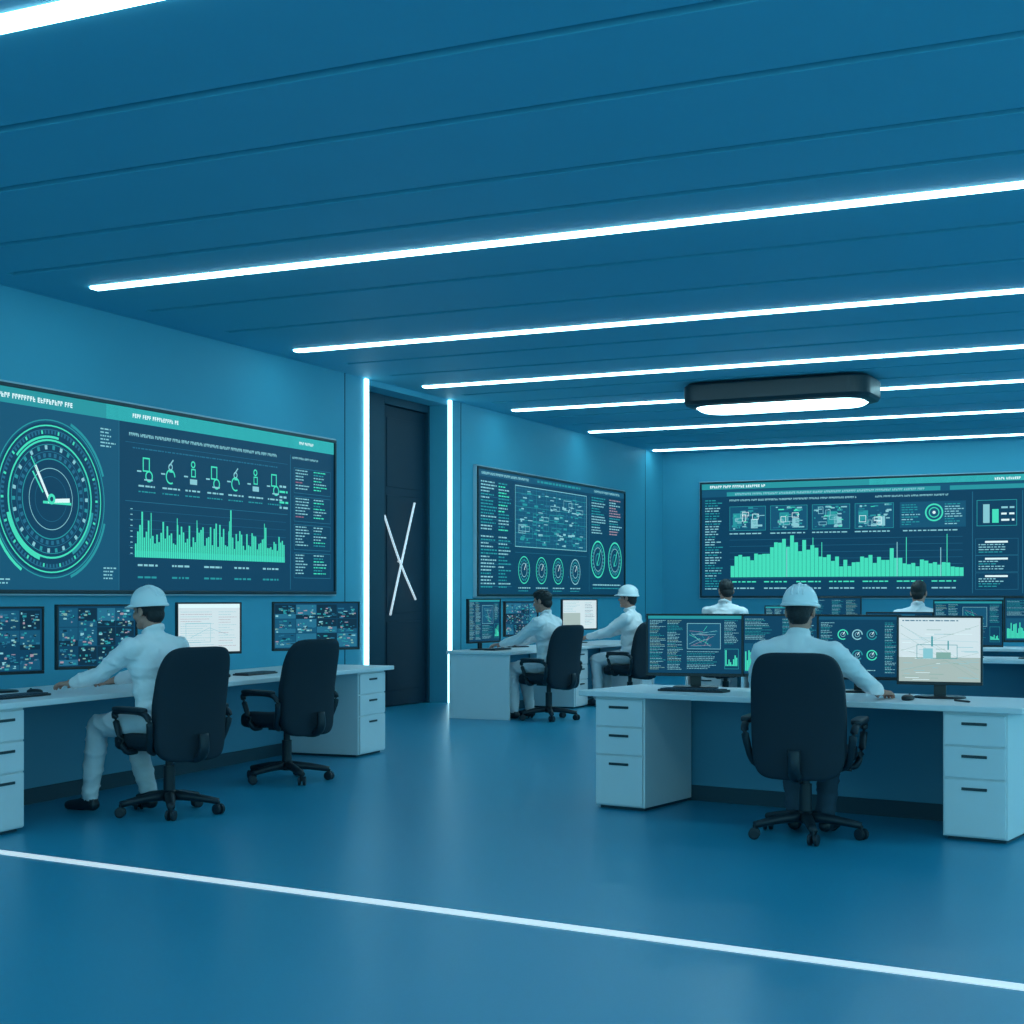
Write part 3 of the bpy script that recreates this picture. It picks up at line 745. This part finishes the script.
    for s_, Wt, fd in hands:
        fw = Vector((fd.x, fd.y, -.10)).normalized(); up = Vector((0, 0, 1)); up = (up-fw*up.dot(fw)).normalized(); rt = fw.cross(up)
        m = Matrix((rt, fw, up)).transposed()
        t_ = -s_
        g = lambda v: tuple(Wt+m @ Vector((v[0]*t_, v[1], v[2])))
        h = []
        c_ = lambda a, ra, c, rb: h.append(('c', 'skin', g(a), ra, g(c), rb))
        c_((0, -.05, 0), .026, (0, .015, 0), .024)
        lens = (.070, .080, .074, .058); xs = (.030, .011, -.010, -.029); ys = (.086, .090, .086, .078)
        for xi, yi, Ln in zip(xs, ys, lens):
            c_((xi*.55, .015, 0), .016, (xi, yi, .002), .0125)
            p0 = Vector((xi, yi, .002)); an = R(10); spread = xi*1.2
            for q, (fr, r0, r1, cu) in enumerate(((.45, .0100, .0092, 14), (.32, .0092, .0084, 24), (.23, .0084, .0074, 20))):
                dv = Vector((spread*math.cos(an), math.cos(an), -math.sin(an))); p1 = p0+dv*Ln*fr
                c_(p0, r0, p1, r1); p0 = p1; an += R(cu)
        c_((.018, .015, -.006), .017, (.043, .045, -.012), .0125); c_((.043, .045, -.012), .0115, (.052, .072, -.016), .010); c_((.052, .072, -.016), .010, (.052, .094, -.022), .0082)
        me = blob_mesh(h, .0036, 2, 'hand'); me.materials.append(M['skin'])
        me.polygons.foreach_set('use_smooth', np.ones(len(me.polygons), dtype=bool))
        o = bpy.data.objects.new('hand', me); COL.objects.link(o); o.parent = e
    return e

chair(-5.92, 7.54, 74, base=20)
person(-5.98, 7.48, 80, lean=.14, hl=(-.25, .54, .79), hr=(.10, .55, .79), hyaw=4, hpitch=-4,
       legs=(((-.15, .36, .545), (-.16, .42, .10)), ((.13, .37, .545), (.12, .20, .10))))
chair(-6.20, 9.26, 78, base=30)
chair(-2.11, 8.34, 4, base=0)
person(-2.16, 8.40, 4, lean=.08, hl=(-.26, .44, .79), hr=(.40, .42, .79), hyaw=2, hpitch=-4, el=(1.4, 1.1), trousers='pants_shade',
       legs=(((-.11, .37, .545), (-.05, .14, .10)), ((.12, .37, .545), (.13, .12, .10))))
chair(-6.68, 15.10, 74, base=10)
person(-6.70, 15.10, 84, 1.03, lean=.13, hyaw=0, hat=False)
chair(-6.60, 17.40, 78, base=40)
person(-6.62, 17.40, 92, 1.05, lean=.06, hyaw=2, hpitch=2)
chair(-5.42, 17.55, 0, 1.1, base=0)
person(-5.42, 17.58, -4, 1.12, lean=.03, hat=False, hyaw=35)
chair(-3.10, 17.5, 0, 1.1, base=0)
person(-3.12, 17.53, 0, 1.10, lean=.04, hat=False)

# ------------------------------------------------------------ world + camera
w = bpy.data.worlds.new('World'); scene.world = w; w.use_nodes = True
w.node_tree.nodes['Background'].inputs[0].default_value = (0.26, 0.81, 0.98, 1)
w.node_tree.nodes['Background'].inputs[1].default_value = 1.55  # ambient fill added, entering through the open rear and right sides

cam = bpy.data.cameras.new('camera'); co = bpy.data.objects.new('camera', cam); COL.objects.link(co)
co.location = (0, 0, 1.35); co.rotation_euler = (R(90), 0, math.atan2(.472, 1))
cam.sensor_width = 36; cam.lens = 1500/1024*36; cam.shift_y = 85/1024
cam.clip_end = 200
scene.camera = co
